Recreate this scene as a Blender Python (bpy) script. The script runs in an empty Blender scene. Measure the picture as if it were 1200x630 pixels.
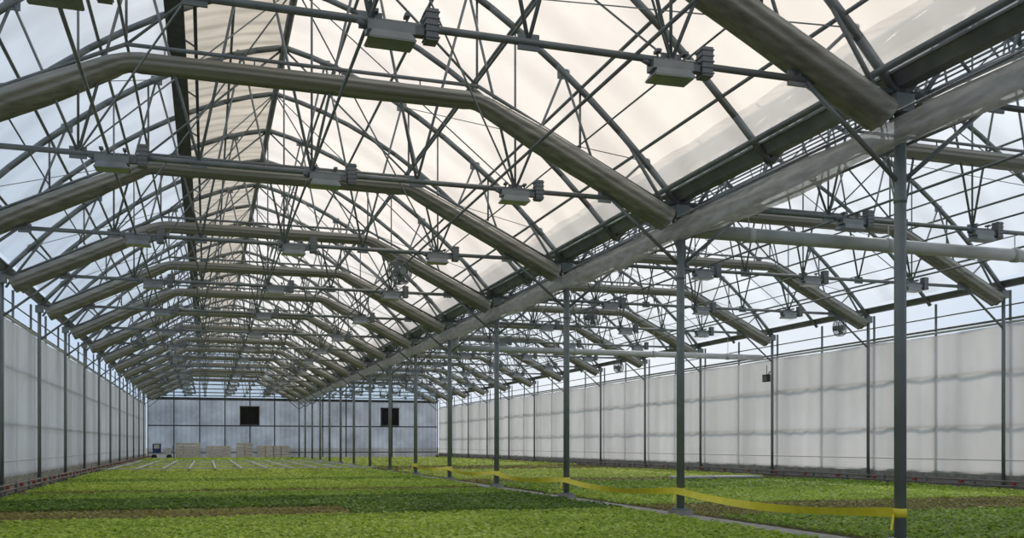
import bpy, math, random
import numpy as np
from mathutils import Vector, noise
random.seed(7); np.random.seed(7)
S=bpy.context.scene
S.view_settings.view_transform='Standard'
S.view_settings.look='None'
COL=S.collection

# ------------------------------------------------------------- dimensions
C1=1.45; W=5.95; XP=C1+W; C2=XP+W; XR=C2+W; XL=C1-W
Y0=8.82; SP=5.19; KS=list(range(-2,15)); YS=[Y0+SP*k for k in KS]
YE=YS[-1]; YB=YS[0]
def az(x):
    u=abs(x)/W
    return 9.0-1.18*u-2.74*u*u
CH=5.13

# ------------------------------------------------------------- materials
def mat(name):
    m=bpy.data.materials.new(name); m.use_nodes=True
    nt=m.node_tree; nt.nodes.clear()
    out=nt.nodes.new('ShaderNodeOutputMaterial')
    return m,nt,out
def N(nt,t,**kw):
    n=nt.nodes.new(t)
    for k,v in kw.items():
        if k in n.inputs: n.inputs[k].default_value=v
        else: setattr(n,k,v)
    return n
def ramp(nt,fac,stops):
    r=nt.nodes.new('ShaderNodeValToRGB')
    e=r.color_ramp.elements
    while len(e)<len(stops): e.new(0.5)
    for i,(p,c) in enumerate(stops):
        e[i].position=p; e[i].color=(*c,1)
    nt.links.new(fac,r.inputs['Fac']); return r.outputs['Color']
def solid(name,c1,c2,rough=0.5,metal=0.0,scale=6.0,bump=0.0,stretch=(1,1,1)):
    m,nt,out=mat(name)
    tc=N(nt,'ShaderNodeTexCoord'); mp=N(nt,'ShaderNodeMapping'); mp.inputs['Scale'].default_value=stretch
    nt.links.new(tc.outputs['Object'],mp.inputs['Vector'])
    nz=N(nt,'ShaderNodeTexNoise',Scale=scale,Detail=5.0)
    nt.links.new(mp.outputs['Vector'],nz.inputs['Vector'])
    col=ramp(nt,nz.outputs['Fac'],[(0.3,c1),(0.7,c2)])
    p=N(nt,'ShaderNodeBsdfPrincipled',Roughness=rough,Metallic=metal)
    nt.links.new(col,p.inputs['Base Color'])
    if bump>0:
        b=N(nt,'ShaderNodeBump',Strength=bump,Distance=0.03)
        nt.links.new(nz.outputs['Fac'],b.inputs['Height']); nt.links.new(b.outputs['Normal'],p.inputs['Normal'])
    nt.links.new(p.outputs[0],out.inputs[0])
    return m
def film(name,ctr,ctl,fac,scale=(0.6,0.15,0.6),lo=0.8,diffuse=0.0,nscale=1.0,gloss=0.0,rib=0.0,band_scale=1.6,band_dir='X'):
    """thin plastic sheet: part clear, part light-scattering"""
    m,nt,out=mat(name)
    tc=N(nt,'ShaderNodeTexCoord'); mp=N(nt,'ShaderNodeMapping'); mp.inputs['Scale'].default_value=scale
    nt.links.new(tc.outputs['Object'],mp.inputs['Vector'])
    nz=N(nt,'ShaderNodeTexNoise',Scale=nscale,Detail=6.0,Roughness=0.6)
    nt.links.new(mp.outputs['Vector'],nz.inputs['Vector'])
    f=nz.outputs['Fac']
    c=ramp(nt,f,[(0.3,tuple(v*lo for v in ctr)),(0.65,ctr)])
    c2=ramp(nt,f,[(0.3,tuple(v*lo for v in ctl)),(0.65,ctl)])
    if rib>0:
        wv=N(nt,'ShaderNodeTexWave',Scale=band_scale,Distortion=0.6); wv.wave_type='BANDS'; wv.bands_direction=band_dir
        nt.links.new(tc.outputs['Object'],wv.inputs['Vector'])
        g=ramp(nt,wv.outputs['Fac'],[(0.0,(1-rib,)*3),(0.5,(1,1,1))])
        def mul(a):
            x=N(nt,'ShaderNodeMix'); x.data_type='RGBA'; x.blend_type='MULTIPLY'; x.inputs[0].default_value=1
            nt.links.new(a,x.inputs[6]); nt.links.new(g,x.inputs[7]); return x.outputs[2]
        c=mul(c); c2=mul(c2)
    tr=N(nt,'ShaderNodeBsdfTransparent'); tl=N(nt,'ShaderNodeBsdfTranslucent')
    nt.links.new(c,tr.inputs['Color']); nt.links.new(c2,tl.inputs['Color'])
    s=tl.outputs[0]
    if diffuse>0:
        d=N(nt,'ShaderNodeBsdfDiffuse'); nt.links.new(c2,d.inputs['Color'])
        mx=N(nt,'ShaderNodeMixShader'); mx.inputs[0].default_value=diffuse
        nt.links.new(s,mx.inputs[1]); nt.links.new(d.outputs[0],mx.inputs[2]); s=mx.outputs[0]
    mx=N(nt,'ShaderNodeMixShader'); mx.inputs[0].default_value=fac
    nt.links.new(tr.outputs[0],mx.inputs[1]); nt.links.new(s,mx.inputs[2])
    s=mx.outputs[0]
    if gloss>0:
        gl=N(nt,'ShaderNodeBsdfGlossy',Roughness=0.25); mx=N(nt,'ShaderNodeMixShader'); mx.inputs[0].default_value=gloss
        nt.links.new(s,mx.inputs[1]); nt.links.new(gl.outputs[0],mx.inputs[2]); s=mx.outputs[0]
    nt.links.new(s,out.inputs[0])
    return m
def leafmat(name,ca,cb,cc):
    m,nt,out=mat(name)
    g=N(nt,'ShaderNodeNewGeometry')
    tc=N(nt,'ShaderNodeTexCoord')
    nz=N(nt,'ShaderNodeTexNoise',Scale=0.9,Detail=4.0)
    nt.links.new(tc.outputs['Object'],nz.inputs['Vector'])
    ad=N(nt,'ShaderNodeMath',operation='ADD'); ml=N(nt,'ShaderNodeMath',operation='MULTIPLY'); ml.inputs[1].default_value=0.5
    nt.links.new(g.outputs['Random Per Island'],ml.inputs[0])
    nt.links.new(ml.outputs[0],ad.inputs[0])
    m2=N(nt,'ShaderNodeMath',operation='MULTIPLY'); m2.inputs[1].default_value=0.6
    nt.links.new(nz.outputs['Fac'],m2.inputs[0]); nt.links.new(m2.outputs[0],ad.inputs[1])
    c=ramp(nt,ad.outputs[0],[(0.22,ca),(0.55,cb),(0.85,cc)])
    d=N(nt,'ShaderNodeBsdfPrincipled',Roughness=0.5); t=N(nt,'ShaderNodeBsdfTranslucent')
    nt.links.new(c,d.inputs['Base Color']); nt.links.new(c,t.inputs['Color'])
    mx=N(nt,'ShaderNodeMixShader'); mx.inputs[0].default_value=0.5
    nt.links.new(d.outputs[0],mx.inputs[1]); nt.links.new(t.outputs[0],mx.inputs[2])
    nt.links.new(mx.outputs[0],out.inputs[0])
    return m

M_steel=solid('galvanised_steel',(0.16,0.18,0.185),(0.27,0.29,0.29),0.5,0.3,3)
M_post=solid('post_steel',(0.19,0.22,0.225),(0.28,0.31,0.31),0.5,0.3,2)
M_dark=solid('dark_steel',(0.06,0.065,0.07),(0.11,0.115,0.12),0.55,0.4,3)
M_screen=solid('screen_cloth',(0.19,0.185,0.155),(0.36,0.35,0.30),0.4,0.15,4,0.12,(0.06,3,3))
M_lamp=solid('lamp_aluminium',(0.22,0.24,0.24),(0.30,0.32,0.32),0.4,0.4,4)
M_ballast=solid('ballast_paint',(0.15,0.16,0.17),(0.22,0.23,0.24),0.5,0.2,4)
M_glass=solid('reflector_glass',(0.28,0.31,0.30),(0.36,0.39,0.38),0.15,0.3,4)
M_white=solid('white_pvc',(0.55,0.56,0.55),(0.68,0.69,0.67),0.35,0,3)
M_conc=solid('concrete',(0.25,0.24,0.22),(0.42,0.41,0.38),0.9,0,5,0.4)
M_soil=solid('soil',(0.07,0.055,0.03),(0.22,0.17,0.09),0.95,0,8,0.6)
M_out=solid('gravel',(0.2,0.2,0.17),(0.32,0.31,0.28),0.95,0,2,0.3)
M_red=solid('red_fitting',(0.28,0.07,0.05),(0.4,0.12,0.09),0.5,0.1,3)
M_pipe=solid('pipe_paint',(0.19,0.16,0.15),(0.29,0.25,0.23),0.5,0.1,3)
M_yellow=solid('yellow_tape',(0.85,0.74,0.03),(1.0,0.88,0.08),0.5,0,6)
M_wood=solid('pale_wood',(0.6,0.54,0.42),(0.8,0.73,0.6),0.8,0,4,0.2,(1,1,6))
M_blue=solid('blue_paint',(0.02,0.05,0.16),(0.04,0.10,0.28),0.4,0.2,4)
M_black=solid('black_plastic',(0.01,0.01,0.01),(0.03,0.03,0.03),0.5,0,4)
M_roof=film('roof_film_warm',(0.95,0.925,0.90),(0.86,0.825,0.78),0.62,lo=0.84,scale=(0.5,0.5,0.5),rib=0.10,band_scale=0.19,band_dir='Y')
M_roofc=film('roof_film_cool_sky_tint',(0.86,0.90,0.93),(0.74,0.785,0.83),0.62,lo=0.84,scale=(0.5,0.5,0.5),rib=0.10,band_scale=0.19,band_dir='Y')  # same film, with bluish sky light painted into its colour
M_vent=film('vent_film',(0.66,0.60,0.50),(0.60,0.54,0.45),0.85,lo=0.75,scale=(1,2.0,1),rib=0.22,band_scale=0.6,band_dir='Y')
M_curt=film('curtain_cloth',(0.8,0.8,0.8),(0.77,0.765,0.75),0.96,lo=0.80,diffuse=0.36,scale=(1,0.5,0.3),nscale=0.8,rib=0.12,band_scale=0.12,band_dir='Y')  # broad vertical bands are shadows painted into the cloth colour
M_gfilm=film('gutter_plastic',(0.95,0.95,0.93),(0.95,0.95,0.92),0.36,lo=0.62,diffuse=0.4,scale=(6,1.6,6),nscale=1.8,gloss=0.12)
M_poly=film('polycarbonate',(0.42,0.46,0.50),(0.30,0.33,0.355),0.5,lo=0.5,scale=(0.5,1,0.45),rib=0.12,band_scale=0.8)  # bands are panel ribs; noise paints in pale reflections and darker areas
M_polyU=film('gable_polycarbonate',(0.66,0.78,0.90),(0.5,0.6,0.7),0.45,lo=0.85,scale=(2.0,1,0.12))

# ------------------------------------------------------------- mesh builder
class MB:
    def __init__(s): s.v=[]; s.f=[]; s.m=[]; s.sm=[]
    def tube(s,a,b,r,n=6,m=0,r2=None,cap=True):
        a=Vector(a); b=Vector(b); d=(b-a)
        if d.length<1e-6: return
        d.normalize()
        up=Vector((0,0,1)) if abs(d.z)<0.9 else Vector((0,1,0))
        x=d.cross(up).normalized(); y=x.cross(d)
        r2=r if r2 is None else r2
        i=len(s.v)
        for p,rr in ((a,r),(b,r2)):
            for k in range(n):
                t=2*math.pi*(k+.5)/n
                s.v.append(tuple(p+x*rr*math.cos(t)+y*rr*math.sin(t)))
        for k in range(n):
            s.f.append((i+k,i+(k+1)%n,i+n+(k+1)%n,i+n+k)); s.m.append(m); s.sm.append(n>4)
        if cap:
            s.f.append(tuple(i+n-1-k for k in range(n))); s.m.append(m); s.sm.append(False)
            s.f.append(tuple(i+n+k for k in range(n))); s.m.append(m); s.sm.append(False)
    def poly(s,pts,r,n=6,m=0):
        for a,b in zip(pts[:-1],pts[1:]): s.tube(a,b,r,n,m)
    def box(s,c,d,m=0,tx=1.0,ty=1.0):
        i=len(s.v); cx,cy,cz=c; hx,hy,hz=d[0]/2,d[1]/2,d[2]/2
        for z,fx,fy in ((-hz,tx,ty),(hz,1,1)):
            for X,Y in ((-1,-1),(1,-1),(1,1),(-1,1)):
                s.v.append((cx+X*hx*fx,cy+Y*hy*fy,cz+z))
        for q in ((3,2,1,0),(4,5,6,7),(0,1,5,4),(1,2,6,5),(2,3,7,6),(3,0,4,7)):
            s.f.append(tuple(i+k for k in q)); s.m.append(m); s.sm.append(False)
    def ring(s,c,R,r,axis='y',n=24,m=0):
        pts=[]
        for k in range(n+1):
            t=2*math.pi*k/n
            if axis=='y': pts.append((c[0]+R*math.cos(t),c[1],c[2]+R*math.sin(t)))
            elif axis=='x': pts.append((c[0],c[1]+R*math.cos(t),c[2]+R*math.sin(t)))
            else: pts.append((c[0]+R*math.cos(t),c[1]+R*math.sin(t),c[2]))
        s.poly(pts,r,5,m)
    def face(s,pts,m=0,smooth=False):
        i=len(s.v); s.v+= [tuple(p) for p in pts]
        s.f.append(tuple(range(i,i+len(pts)))); s.m.append(m); s.sm.append(smooth)
    def grid(s,fn,nu,nv,m=0):
        i=len(s.v)
        for a in range(nu+1):
            for b in range(nv+1): s.v.append(fn(a/nu,b/nv))
        for a in range(nu):
            for b in range(nv):
                p=i+a*(nv+1)+b
                s.f.append((p,p+1,p+nv+2,p+nv+1)); s.m.append(m); s.sm.append(True)
    def mesh(s,name,mats):
        me=bpy.data.meshes.new(name); me.from_pydata(s.v,[],s.f)
        for x in mats: me.materials.append(x)
        me.polygons.foreach_set('material_index',s.m)
        me.polygons.foreach_set('use_smooth',s.sm)
        me.update(); return me
    def obj(s,name,mats,loc=(0,0,0)):
        return place(s.mesh(name,mats),name,loc)
def place(me,name,loc=(0,0,0),rot=(0,0,0)):
    o=bpy.data.objects.new(name,me); o.location=loc; o.rotation_euler=rot; COL.objects.link(o); return o

# ------------------------------------------------------------- arches & trusses
def archpts(off=0.0,n=11,y=0):
    return [(W*(-1+2*i/(2*n)),y,az(W*(-1+2*i/(2*n)))+off) for i in range(2*n+1)]
a=MB(); a.poly(archpts(),0.055,6)
arch_me=a.mesh('roof_arch',[M_steel])

t=MB(); t.poly(archpts(),0.06,6)
t.tube((-W+.05,0,CH),(W-.05,0,CH),0.04,6)
bot=[-4.6,-3.1,-1.55,0,1.55,3.1,4.6]
top=[-5.3,-3.9,-2.35,-0.8,0.8,2.35,3.9,5.3]
for i,b in enumerate(bot):
    t.tube((b,0,CH),(top[i],0,az(top[i])),0.022,5)
    t.tube((b,0,CH),(top[i+1],0,az(top[i+1])),0.022,5)
    if i%2==1: t.tube((b,0,CH),(b,0,az(b)),0.018,5)
KX,KZ=2.5,6.45
coll=[(-5.72,0,4.87),(-KX,0,KZ),(KX,0,KZ),(5.72,0,4.87)]
t.poly([(p[0],0.0,p[2]+0.22) for p in coll],0.03,5)
for x in (-4.2,-2.5,2.5,4.2):
    t.tube((x,0.05,KZ+.2 if abs(x)<3 else 5.9),(x,0.05,az(x)),0.02,5)
for b in bot:
    t.box((b,0,CH),(0.22,0.025,0.16))
for b in top:
    t.box((b,0,az(b)-0.03),(0.2,0.025,0.16))
t.tube((-KX,0.06,KZ+.24),(0,0.06,az(0)),0.022,5)
t.tube((KX,0.06,KZ+.24),(0,0.06,az(0)),0.022,5)
for sgn in (-1,1):
    t.tube((sgn*(W-.05),0,4.15),(sgn*(W-1.25),0,CH),0.03,5)
    t.tube((sgn*(W-.1),0,4.8),(sgn*(W-1.0),0,az(W-1.0)),0.03,5)
truss_me=t.mesh('roof_truss',[M_steel])
for c in (C1,C2):
    for k,y in zip(KS,YS):
        place(truss_me,'roof_truss',(c,y,0))
        if y<YE-1: place(arch_me,'roof_arch',(c,y+SP/2,0))

# bundled thermal screen
def roll(seed,rad=0.175):
    random.seed(seed)
    mb=MB(); P=[Vector((p[0],0,p[2])) for p in coll]
    segs=[]
    for a_,b_ in zip(P[:-1],P[1:]):
        n=max(2,int((b_-a_).length/0.10))
        for i in range(n): segs.append(a_.lerp(b_,i/n))
    segs.append(P[-1])
    for _ in range(2):
        segs=[segs[0]]+[(segs[i-1]+segs[i]*2+segs[i+1])/4 for i in range(1,len(segs)-1)]+[segs[-1]]
    n=44; L=len(segs)
    for i,p in enumerate(segs):
        d=(segs[min(i+1,L-1)]-segs[max(i-1,0)]).normalized()
        nrm=Vector((-d.z,0,d.x)); s=p.x
        slope=min(1,max(0,(abs(p.x)-KX)/1.0))
        R=rad*(0.88+0.30*slope)*(1+0.07*noise.noise(Vector((s*0.7,seed,0))))
        if abs(abs(s)-KX)<0.12: R*=0.92
        for k in range(n):
            th=2*math.pi*k/n
            w=1+0.09*noise.noise(Vector((s*0.3+seed,math.cos(th)*2.5,math.sin(th)*2.5)))+0.05*math.sin(th*9+noise.noise(Vector((s*.4,seed,2)))*2.5)+0.012*noise.noise(Vector((s*4,th*2,seed)))
            q=p+nrm*(R*0.85*w*math.sin(th)-R*.1)+Vector((0,R*1.15*w*math.cos(th),0))
            mb.v.append(tuple(q))
    for i in range(L-1):
        for k in range(n):
            a0=i*n+k; a1=i*n+(k+1)%n
            mb.f.append((a0,a1,a1+n,a0+n)); mb.m.append(0); mb.sm.append(True)
    mb.f.append(tuple(range(n))); mb.m.append(0); mb.sm.append(False)
    mb.f.append(tuple((L-1)*n+k for k in reversed(range(n)))); mb.m.append(0); mb.sm.append(False)
    for i in range(4,L-4,12):
        p=segs[i]; mb.tube((p.x,0,p.z+rad*0.7),(p.x,0,p.z+0.23),0.012,4,1)
    return mb.mesh('thermal_screen_bundle',[M_screen,M_dark])
rolls=[roll(s) for s in (1,2,3)]
for c in (C1,C2):
    for i,y in enumerate(YS): place(rolls[i%3],'thermal_screen_bundle',(c,y,0))

# ------------------------------------------------------------- purlins & long runs
def longrun(name,items,m=M_steel):
    mb=MB()
    for (x,z,r) in items: mb.tube((x,YB,z),(x,YE,z),r,6)
    return mb.obj(name,[m])
for c in (C1,C2):
    it=[(c,az(0)-.05,0.07)]
    for x in (1.0,2.0,3.1,4.2,5.2):
        for s in ((-1,1) if x!=2.0 else (1,)): it.append((c+s*x,az(x)+0.03,0.028))
    longrun('roof_purlins',it)
    longrun('screen_support_rails',[(c-KX,KZ+.3,0.022),(c+KX,KZ+.3,0.022),(c-4.2,5.95,0.014),(c+4.2,5.95,0.014)])
    longrun('hanging_pipe_rails',[(c+2.72,CH+.04,0.022),(c-2.72,CH+.04,0.022),(c,CH+.04,0.018)])
    mb=MB()
    for y in YS[:-1]:
        for s in (-1,1):
            mb.tube((c+s*3.1,y,CH),(c,y+SP/2,az(0)),0.014,4)
            mb.tube((c+s*3.1,y+SP,CH),(c,y+SP/2,az(0)),0.014,4)
            mb.tube((c+s*5.3,y,az(5.3)),(c+s*2.4,y+SP,az(2.4)),0.010,4)
    mb.obj('roof_bracing_rods',[M_steel])
    xv=c-1.95; mb=MB()
    mb.box((xv,(YB+YE)/2,az(1.95)-0.06),(0.30,YE-YB,0.10))
    mb.tube((xv+.32,YB,az(1.7)-.16),(xv+.32,YE,az(1.7)-.16),0.035,6)
    y=YB+1.3
    while y<YE:
        mb.tube((xv+.32,y,az(1.7)-.16),(xv-.1,y+.05,az(2)+.25),0.02,4); y+=SP/2
    mb.obj('ridge_vent_drive',[M_dark])

# roof skins
ny=int((YE-YB)/ (SP/2)); EX=0.45
for nm,c in (('west',C1),('east',C2)):
    mb=MB(); LL=YE-YB+2*EX
    x1=W-.2
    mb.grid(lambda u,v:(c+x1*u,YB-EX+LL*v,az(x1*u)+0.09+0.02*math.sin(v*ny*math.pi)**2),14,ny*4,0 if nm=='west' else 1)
    xa=-2.0
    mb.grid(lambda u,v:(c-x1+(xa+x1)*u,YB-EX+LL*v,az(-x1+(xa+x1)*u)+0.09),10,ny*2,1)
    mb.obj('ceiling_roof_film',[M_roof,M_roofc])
    mb=MB()
    mb.grid(lambda u,v:(c-2.0+2.0*u,YB-EX+LL*v,az(-2.0+2.0*u)+0.14+0.03*math.sin(v*ny*2*math.pi)+ (1-u)*0.22),5,ny*8)
    mb.obj('ridge_vent_flap',[M_vent])

# ------------------------------------------------------------- posts, gutter
p=MB(); p.tube((0,0,0),(0,0,5.17),0.066,12); p.box((0,0,0.06),(0.3,0.3,0.12),1); p.box((0,0,0.135),(0.22,0.22,0.03))
p.box((0,0,5.0),(0.24,0.18,0.2))
p.tube((0,0,3.9),(0,0,3.96),0.074,10)
post_me=p.mesh('support_post',[M_post,M_conc])
for y in YS: place(post_me,'support_post',(XP,y,0))
p=MB(); p.tube((0,0,0),(0,0,5.1),0.05,8); p.box((0,0,0.06),(0.22,0.22,0.12),1); p.box((0,0,5.0),(0.2,0.16,0.2))
wp_me=p.mesh('side_post',[M_post,M_conc])
for x in (XL+.02,XR-.02):
    for y in YS: place(wp_me,'side_post',(x,y,0))
mb=MB(); L=YE-YB; ym=(YB+YE)/2
def channel(mb,x,w=0.30,z=5.18,h=.13):
    mb.box((x,ym,z),(w*0.5,L,0.015))
    for s in (-1,1):
        mb.face([(x+s*w*.25,YB,z),(x+s*w*.25,YE,z),(x+s*w*.55,YE,z+h),(x+s*w*.55,YB,z+h)])
        mb.box((x+s*w*.58,ym,z+h),(0.03,L,0.03))
channel(mb,XP)
mb.tube((XP-.30,YB,5.33),(XP-.30,YE,5.33),0.045,6); mb.tube((XP+.30,YB,5.33),(XP+.30,YE,5.33),0.045,6)
mb.obj('valley_gutter',[M_steel])
for x in (XL,XR):
    mb=MB(); channel(mb,x,0.26); mb.obj('eave_gutter',[M_steel])
def gathered(u,v):
    y=YB+L*u; th=2*math.pi*v
    bay=((y-Y0)/SP)%1.0
    R=0.125+0.03*math.sin(bay*math.pi)+0.02*noise.noise(Vector((y*1.1,0,0)))
    w=1+0.22*noise.noise(Vector((y*0.9,math.cos(th)*2.5,math.sin(th)*2.5)))+0.12*noise.noise(Vector((y*4,math.cos(th)*4,math.sin(th)*4)))
    return (XP-.17+R*0.7*w*math.cos(th),y,4.64-0.05*math.sin(bay*math.pi)+R*1.2*w*math.sin(th))
mb=MB(); mb.grid(gathered,800,20); mb.obj('gathered_plastic_film',[M_gfilm])
mb=MB(); mb.tube((XP-.16,YB,4.86),(XP-.16,YE,4.86),0.015,5); mb.tube((XP+.17,YB,4.6),(XP+.17,YE,4.6),0.02,6)
y=YB
while y<YE: mb.tube((XP-.16,y,4.86),(XP-.1,y,5.18),0.006,4); y+=SP/2
mb.obj('film_hanger_wire',[M_steel])

# ------------------------------------------------------------- grow lights
g=MB()
g.box((-0.02,0,-0.115),(0.44,0.18,0.09),0)
g.box((-0.02,0,-0.195),(0.36,0.20,0.08),0,1.25,1.35)
g.box((-0.02,0,-0.24),(0.43,0.26,0.012),2)
g.box((0.37,0,-0.03),(0.12,0.15,0.30),1)
for i in range(5): g.box((0.37,0,-0.15+i*0.06),(0.14,0.17,0.012),1)
g.box((0.24,0,-0.10),(0.12,0.09,0.07),1)
g.tube((-0.24,0,-0.10),(-0.33,0,-0.06),0.028,6,1)
for x in (-0.16,0.14,0.37):
    g.tube((x,0,-0.09),(x,0,0.04),0.012,5,1); g.box((x,0,0.04),(0.05,0.1,0.03),1)
for i in range(6): g.box((-0.17+i*.06,0,-0.065),(0.012,0.16,0.03),0)
lamp_me=g.mesh('grow_light',[M_lamp,M_ballast,M_glass])
for c in (C1,C2):
    for i,y in enumerate(YS[1:-1]):
        for x in (-2.65,0.2,3.1):
            place(lamp_me,'grow_light',(c+x,y-0.02,CH+0.04),(0,0,random.uniform(-.05,.05)))

# ------------------------------------------------------------- circulation fans
f=MB()
for yy in (-0.12,-0.06,0,0.06,0.12):
    f.ring((0,yy,0),0.25 if abs(yy)<0.1 else 0.22,0.010,'y',20)
for R in (0.08,0.15,0.19):
    f.ring((0,-0.13,0),R,0.005,'y',20); f.ring((0,0.13,0),R,0.005,'y',20)
for k in range(12):
    th=2*math.pi*k/12
    for s in (-1,1): f.tube((0.05*math.cos(th),s*0.13,0.05*math.sin(th)),(0.24*math.cos(th),s*0.10,0.24*math.sin(th)),0.005,4)
f.tube((0,-0.14,0),(0,0.2,0),0.075,12)
for k in range(4):
    th=math.pi/2*k+.3; c_,s_=math.cos(th),math.sin(th); px,pz=-s_,c_
    f.face([(0.05*c_+.04*px,-.03,.05*s_+.04*pz),(0.21*c_+.08*px,-.05,.21*s_+.08*pz),(0.21*c_-.08*px,.05,.21*s_-.08*pz),(0.05*c_-.04*px,.03,.05*s_-.04*pz)])
f.tube((0,0,0.25),(0,0,0.42),0.015,6); f.box((0,0,0.26),(0.12,0.1,0.05))
fan_me=f.mesh('circulation_fan',[M_steel])
for (x,k) in ((3.75,2),(-2.2,5),(3.9,7),(-2.2,9),(3.9,11)):
    place(fan_me,'circulation_fan',(x,Y0+SP*k,CH-0.42),(0,0,0.4))
for (x,k) in ((C2+4.9,3),(C2-3.2,3),(C2+4.6,6),(C2-3.2,8)):
    place(fan_me,'circulation_fan',(x,Y0+SP*k,CH-0.42),(0,0,0.5))

# ------------------------------------------------------------- transverse white pipes in east bay
for (y,z,r) in ((Y0+SP+.36,4.80,0.12),(Y0+SP*4+.2,4.3,0.10)):
    mb=MB()
    mb.tube((XP+.15,y,z),(XR-.3,y,z),r,16)
    x=XP+1.5
    while x<XR-1:
        mb.tube((x-.07,y,z),(x+.07,y,z),r+.015,16); mb.tube((x,y,z+r),(x,y,CH+.1),0.01,4); x+=2.9
    mb.tube((XP+.24,y,z-.1),(XP+.24,y,z+.30),r+.02,14); mb.tube((XP+.24,y,z+.30),(XP+.24,y,z+.36),r+.05,14)
    mb.obj('air_duct_pipe',[M_white])

# ------------------------------------------------------------- side walls
for nm,x,s in (('left',XL-.14,-1),('right',XR+.14,1)):
    mb=MB(); mb.box((x+s*.03,ym,0.2),(0.16,L,0.4)); mb.obj('wall_'+nm,[M_conc])
    mb=MB()
    for z,r in ((0.45,.035),(1.7,.03),(3.1,.03),(4.40,.035),(4.75,.02)): mb.tube((x+s*.06,YB,z),(x+s*.06,YE,z),r,6)
    y=YB
    while y<=YE+.1: mb.tube((x+s*.06,y,0.4),(x+s*.06,y,5.12),0.035,6); y+=SP/2
    mb.obj('wall_girts_'+nm,[M_steel])
    def cur(u,v):
        y=YB+L*u; z=0.34+(4.26-0.34)*v
        bay=((y-Y0)/SP)%1.0
        a_=0.035*(noise.noise(Vector((y*1.6,z*.12,s)))+.6*noise.noise(Vector((y*4.2,z*.1,s+3))))
        sag=-0.035*math.sin(bay*math.pi)*v
        if v<0.12: a_+=0.02
        return (x+s*(-0.02)+a_*1.3,y,z+sag)
    mb=MB(); mb.grid(cur,720,8)
    mb.tube((x-s*.02,YB,4.30),(x-s*.02,YE,4.30),0.035,8,1); mb.tube((x-s*.08,YB,0.78),(x-s*.08,YE,0.78),0.012,8,1)
    mb.obj('side_curtain',[M_curt,M_white])
    mb=MB(); xi=x-s*.32
    for z in (0.14,0.26): mb.tube((xi,YB,z),(xi,YE,z),0.025,8,0)
    y=YB+.8
    while y<YE:
        mb.box((xi,y,0.15),(0.05,0.05,0.30),1); mb.box((xi-s*.06,y+.4,0.22),(0.08,0.10,0.08),2); y+=SP/3
    mb.obj('heating_pipes',[M_pipe,M_steel,M_red])

mb=MB(); mb.box((0,0,0),(0.12,0.34,0.26)); mb.box((-0.07,0,-.01),(0.02,0.28,0.2),1); mb.tube((0.05,0,0.1),(0.16,0,0.25),0.02,6); mb.tube((0.02,0,.1),(0.02,0,.45),0.012,5)
mb.obj('wall_flood_light',[M_black,M_ballast],(XR-.26,Y0+SP*4,3.55))

# ------------------------------------------------------------- end walls
YW=YE+.42
for nm,c in (('west',C1),('east',C2)):
    mb=MB()
    for i in range(12):
        x0=-W+2*W*i/12; x1=-W+2*W*(i+1)/12
        mb.face([(c+x0,YW,0),(c+x1,YW,0),(c+x1,YW,4.9),(c+x0,YW,4.9)],0)
        mb.face([(c+x0,YW,4.9),(c+x1,YW,4.9),(c+x1,YW,az(x1)+.08),(c+x0,YW,az(x0)+.08)],1)
    mb.obj('wall_end_'+nm,[M_poly,M_polyU])
    mb=MB()
    for i in range(1,6):
        x=-W+2*W*i/6; mb.box((c+x,YW-.08,az(x)/2),(0.09,0.08,az(x)))
    for z,h in ((0.5,.08),(2.7,.10),(4.9,.22),(6.4,.07)):
        w_=2*W if z<5 else 8.4
        mb.box((c,YW-.08,z),(w_,0.1,h))
    mb.obj('end_wall_frame',[M_dark])
    mb=MB()
    for i in range(12):
        x0=-W+2*W*i/12; x1=-W+2*W*(i+1)/12
        mb.face([(c+x0,YB-EX,0),(c+x1,YB-EX,0),(c+x1,YB-EX,az(x1)+.08),(c+x0,YB-EX,az(x0)+.08)],0)
    mb.obj('wall_back_'+nm,[M_polyU])
def exfan(x,z):
    mb=MB(); mb.box((0,0,0),(1.5,0.12,1.5),0)
    for s in (-1,1):
        mb.box((s*.75,-.1,0),(0.08,0.3,1.58),1); mb.box((0,-.1,s*.75),(1.58,0.3,0.08),1)
    for i in range(9): mb.box((0,-.15,-.6+i*.15),(1.42,0.12,0.03),0)
    mb.ring((0,-.12,0),0.62,0.03,'y',24,0)
    mb.obj('exhaust_fan',[M_black,M_dark],(x,YW-.2,z))
exfan(3.4,3.55); exfan(15.1,3.55)

def crates(x,y,nx,nz):
    mb=MB()
    for i in range(nx):
        for j in range(nz):
            cx=i*.62; cz=.14+j*.24+.1
            mb.box((cx,0,cz-.08),(.58,.8,.03))
            for s in (-1,1):
                mb.box((cx+s*.28,0,cz),(.025,.8,.17)); mb.box((cx,s*.39,cz),(.58,.025,.17))
                mb.box((cx+s*.26,.36,cz),(.05,.05,.22)); mb.box((cx+s*.26,-.36,cz),(.05,.05,.22))
        for s in (-1,0,1): mb.box((i*.62,s*.35,.05),(.58,.1,.1))
    mb.obj('stacked_crates',[M_wood],(x,y,0))
for x,nx,nz in ((-2.0,3,5),(0.3,3,4),(2.6,2,5),(4.2,4,4)): crates(x,YE-2.2,nx,nz)
mb=MB()
mb.box((0,0,.45),(1.5,.8,.08),3); mb.box((-.35,0,.85),(.6,.6,.7)); mb.box((.4,0,.7),(.5,.55,.4),3); mb.box((-.35,-.32,1.0),(.4,.04,.3),3)
mb.box((-.35,0,1.24),(.66,.66,.06),3)
for x in (-.55,.55):
    for y in (-.38,.38): mb.tube((x,y-.05,.2),(x,y+.05,.2),.2,14,1)
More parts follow.
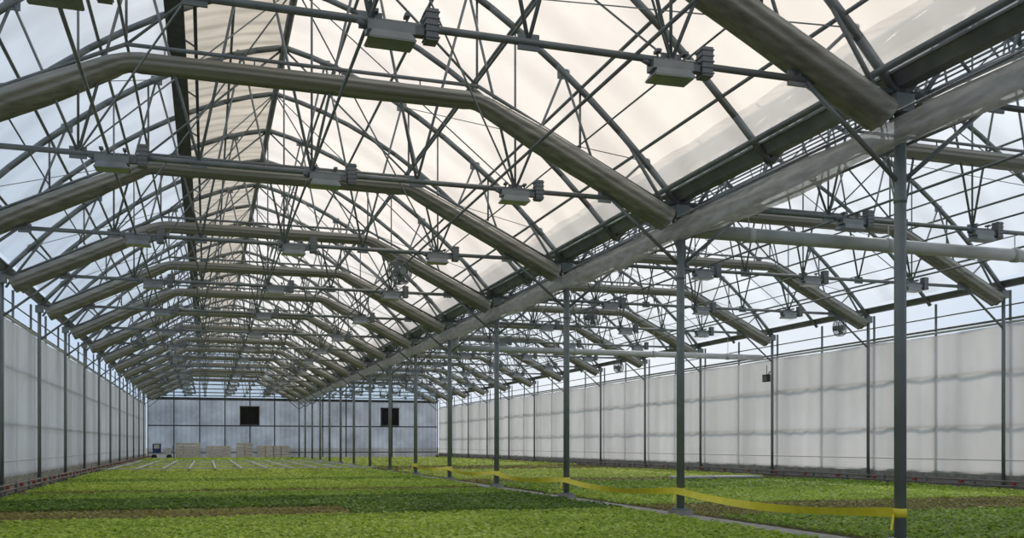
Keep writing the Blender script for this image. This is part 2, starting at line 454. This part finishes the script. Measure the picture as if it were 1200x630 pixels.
mb.tube((.7,-.3,.45),(.85,-.3,1.15),.025,6,2); mb.tube((.7,.3,.45),(.85,.3,1.15),.025,6,2); mb.tube((.85,-.3,1.15),(.85,.3,1.15),.025,6,2)
mb.obj('equipment_cart',[M_blue,M_black,M_steel,M_white],(-3.3,YE-3.2,0))

# ------------------------------------------------------------- ground
mb=MB(); mb.face([(XL-.2,YB-.5,0),(XR+.2,YB-.5,0),(XR+.2,YW,0),(XL-.2,YW,0)]); mb.obj('floor',[M_soil])
mb=MB(); mb.face([(-150,-150,-.03),(200,-150,-.03),(200,300,-.03),(-150,300,-.03)]); mb.obj('ground_outside',[M_out])
mb=MB(); mb.box((XP,ym,0.02),(0.42,L,0.04)); mb.obj('concrete_kerb_path',[M_conc])

# ------------------------------------------------------------- seedlings
G_lime=leafmat('leaf_lime',(0.22,0.36,0.03),(0.48,0.64,0.09),(0.70,0.82,0.20))
G_mid=leafmat('leaf_mid',(0.13,0.25,0.03),(0.30,0.46,0.06),(0.48,0.63,0.13))
G_dark=leafmat('leaf_dark',(0.06,0.14,0.02),(0.15,0.27,0.04),(0.25,0.40,0.07))
G_brown=leafmat('leaf_bronze',(0.19,0.15,0.06),(0.34,0.30,0.10),(0.44,0.48,0.14))
G_yel=leafmat('leaf_yellow_green',(0.36,0.46,0.07),(0.58,0.69,0.13),(0.78,0.84,0.28))
def bed(x0,x1,y0,y1,sp,size,h,m,cover=1.0,name='seedling_bed'):
    xs=np.arange(x0,x1,sp); ys=np.arange(y0,y1,sp)
    X,Y=np.meshgrid(xs,ys); X=X.ravel(); Y=Y.ravel()
    X=X+np.random.uniform(-.35,.35,X.size)*sp; Y=Y+np.random.uniform(-.35,.35,Y.size)*sp
    if cover<1:
        pt=np.sin(X*1.7+np.sin(Y*2.1)*1.5)*np.sin(Y*1.3+X*.4)*.5+.5
        k=(pt*.6+np.random.rand(X.size)*.4)<cover; X=X[k];Y=Y[k]
    Lf=6; n=X.size
    X=np.repeat(X,Lf);Y=np.repeat(Y,Lf); T=n*Lf
    hs=np.repeat(np.random.uniform(.75,1.2,n),Lf)
    az_=np.random.uniform(0,2*np.pi,T); el=np.random.uniform(.05,.9,T)
    l=size*np.random.uniform(.7,1.2,T)*hs; w=l*.38
    z0=h*hs*np.random.uniform(.4,.85,T)
    dx=np.cos(az_);dy=np.sin(az_)
    V=np.empty((T,4,3))
    V[:,0]=np.stack([X+dx*.005,Y+dy*.005,z0],1)
    mx=l*.55*np.cos(el); mz=l*.55*np.sin(el)
    V[:,1]=np.stack([X+dx*mx-dy*w,Y+dy*mx+dx*w,z0+mz],1)
    V[:,3]=np.stack([X+dx*mx+dy*w,Y+dy*mx-dx*w,z0+mz],1)
    tx=l*np.cos(el*.6); tz=mz+l*.35*np.sin(el*.4)
    V[:,2]=np.stack([X+dx*tx,Y+dy*tx,z0+tz],1)
    me=bpy.data.meshes.new(name); me.vertices.add(T*4); me.loops.add(T*4); me.polygons.add(T)
    me.vertices.foreach_set('co',V.ravel()); me.loops.foreach_set('vertex_index',np.arange(T*4,dtype=np.int32))
    me.polygons.foreach_set('loop_start',np.arange(0,T*4,4,dtype=np.int32))
    me.materials.append(m); me.update(calc_edges=True); me.validate()
    place(me,name)
LX0,LX1=XL+.45,XP-.35; RX0,RX1=XP+.35,XR-.45
bed(LX0,LX1,9.0,15.5,.07,.065,.08,G_lime)
bed(LX0,2.6,15.5,17.9,.08,.055,.05,G_brown,.95)
bed(2.4,LX1,15.5,17.9,.08,.07,.09,G_dark)
bed(LX0,LX1,17.9,21.0,.085,.075,.09,G_dark)
bed(LX0,LX1,21.0,23.6,.085,.07,.08,G_mid)
bed(LX0,LX1,23.6,25.0,.11,.065,.05,G_brown,.95)
bed(LX0,LX1,25.0,30,.10,.08,.09,G_lime)
bed(LX0,LX1,30,32.5,.12,.09,.08,G_mid)
bed(LX0,LX1,32.5,40,.13,.10,.10,G_lime)
bed(LX0,LX1,40.0,62,.18,.14,.08,G_yel)
bed(LX0,LX1,62,76,.24,.2,.10,G_lime)
bed(RX0,RX1,9.0,13.4,.09,.07,.09,G_mid)
bed(RX0,RX1,13.4,16.4,.09,.06,.06,G_brown,.95)
bed(RX0,RX1,16.4,21.4,.09,.075,.09,G_lime)
bed(RX0,RX1,21.4,26.5,.11,.09,.10,G_mid)
bed(RX0,RX1,26.5,29.5,.12,.09,.06,G_brown,.9)
bed(RX0,RX1,29.5,40,.14,.11,.10,G_yel)
bed(RX0,RX1,40,47,.18,.13,.08,G_brown,.95)
bed(RX0,RX1,47,76,.22,.18,.10,G_yel)
mb=MB()
for x in np.arange(LX0+.4,LX1,1.0): mb.box((float(x),50,0.22),(0.07,20,0.04))
for x in np.arange(LX0+.4,LX1,1.0):
    for y in (40.2,45,50,55,59.8): mb.box((float(x),y,0.10),(0.05,0.05,0.20))
for y in (41,47,53,59): mb.box(((LX0+LX1)/2,y,0.22),(LX1-LX0,0.06,0.04))
mb.obj('irrigation_lines',[M_white])
mb=MB()
for i in range(5):
    mb.box((14.6+i*.62,27.3,.14),(.55,.35,.05)); mb.box((14.6+i*.62,27.8,.14),(.55,.35,.05))
    mb.box((14.6+i*.62,27.55,.06),(.5,.7,.12))
mb.obj('seedling_trays',[M_white])

# ------------------------------------------------------------- yellow barrier tape
mb=MB()
def tape(u,v):
    y=Y0+u*SP*5; b=((y-Y0)/SP)%1.0
    z=0.42-0.10*math.sin(b*math.pi)
    tw=0.6*math.sin(y*1.1)
    return (XP-.09-.04*math.sin(b*math.pi)+(v-.5)*.09*math.sin(tw),y,z+(v-.5)*.11*abs(math.cos(tw))+.02)
mb.grid(tape,160,2)
for k in range(6):
    mb.tube((XP,Y0+SP*k,0.38),(XP,Y0+SP*k,0.48),0.074,10)
    mb.tube((XP-.09,Y0+SP*k,0.41),(XP-.16,Y0+SP*k-.05,0.24),0.016,4)
mb.obj('yellow_barrier_tape',[M_yellow])

# ------------------------------------------------------------- sky & sun
w=bpy.data.worlds.new('sky'); S.world=w; w.use_nodes=True; nt=w.node_tree; nt.nodes.clear()
out=nt.nodes.new('ShaderNodeOutputWorld'); bg=nt.nodes.new('ShaderNodeBackground')
tc=nt.nodes.new('ShaderNodeTexCoord')
dp=nt.nodes.new('ShaderNodeVectorMath'); dp.operation='DOT_PRODUCT'
aa,ee=math.radians(20),math.radians(33)
dp.inputs[1].default_value=(math.sin(aa)*math.cos(ee),math.cos(aa)*math.cos(ee),math.sin(ee))
nt.links.new(tc.outputs['Generated'],dp.inputs[0])
nz=N(nt,'ShaderNodeTexNoise',Scale=3.0,Detail=5.0); nt.links.new(tc.outputs['Generated'],nz.inputs['Vector'])
m1=N(nt,'ShaderNodeMath',operation='MULTIPLY_ADD'); m1.inputs[1].default_value=0.12
nt.links.new(nz.outputs['Fac'],m1.inputs[0]); nt.links.new(dp.outputs['Value'],m1.inputs[2])
c=ramp(nt,m1.outputs[0],[(0.2,(0.50,0.57,0.66)),(0.85,(0.48,0.58,0.72)),(0.95,(0.74,0.77,0.80)),(1.0,(0.96,0.86,0.75))])
nt.links.new(c,bg.inputs['Color']); bg.inputs['Strength'].default_value=1.22
nt.links.new(bg.outputs[0],out.inputs[0])
sl=bpy.data.lights.new('sun','SUN'); sl.energy=2.3; sl.angle=math.radians(9); sl.color=(1,.91,.80)
so=bpy.data.objects.new('sun',sl); COL.objects.link(so)
a_s,e_s=math.radians(40),math.radians(46)
dv=Vector((math.sin(a_s)*math.cos(e_s),math.cos(a_s)*math.cos(e_s),math.sin(e_s)))
so.rotation_euler=dv.to_track_quat('Z','Y').to_euler(); so.location=(30,40,40)

# ------------------------------------------------------------- camera
cam=bpy.data.cameras.new('camera'); co=bpy.data.objects.new('camera',cam); COL.objects.link(co)
co.location=(0,0,1.2); co.rotation_euler=(math.radians(90),0,math.radians(-17.8))
cam.sensor_width=36; cam.lens=1115/1200*36; cam.shift_y=205/1200; cam.clip_end=1000
S.camera=co
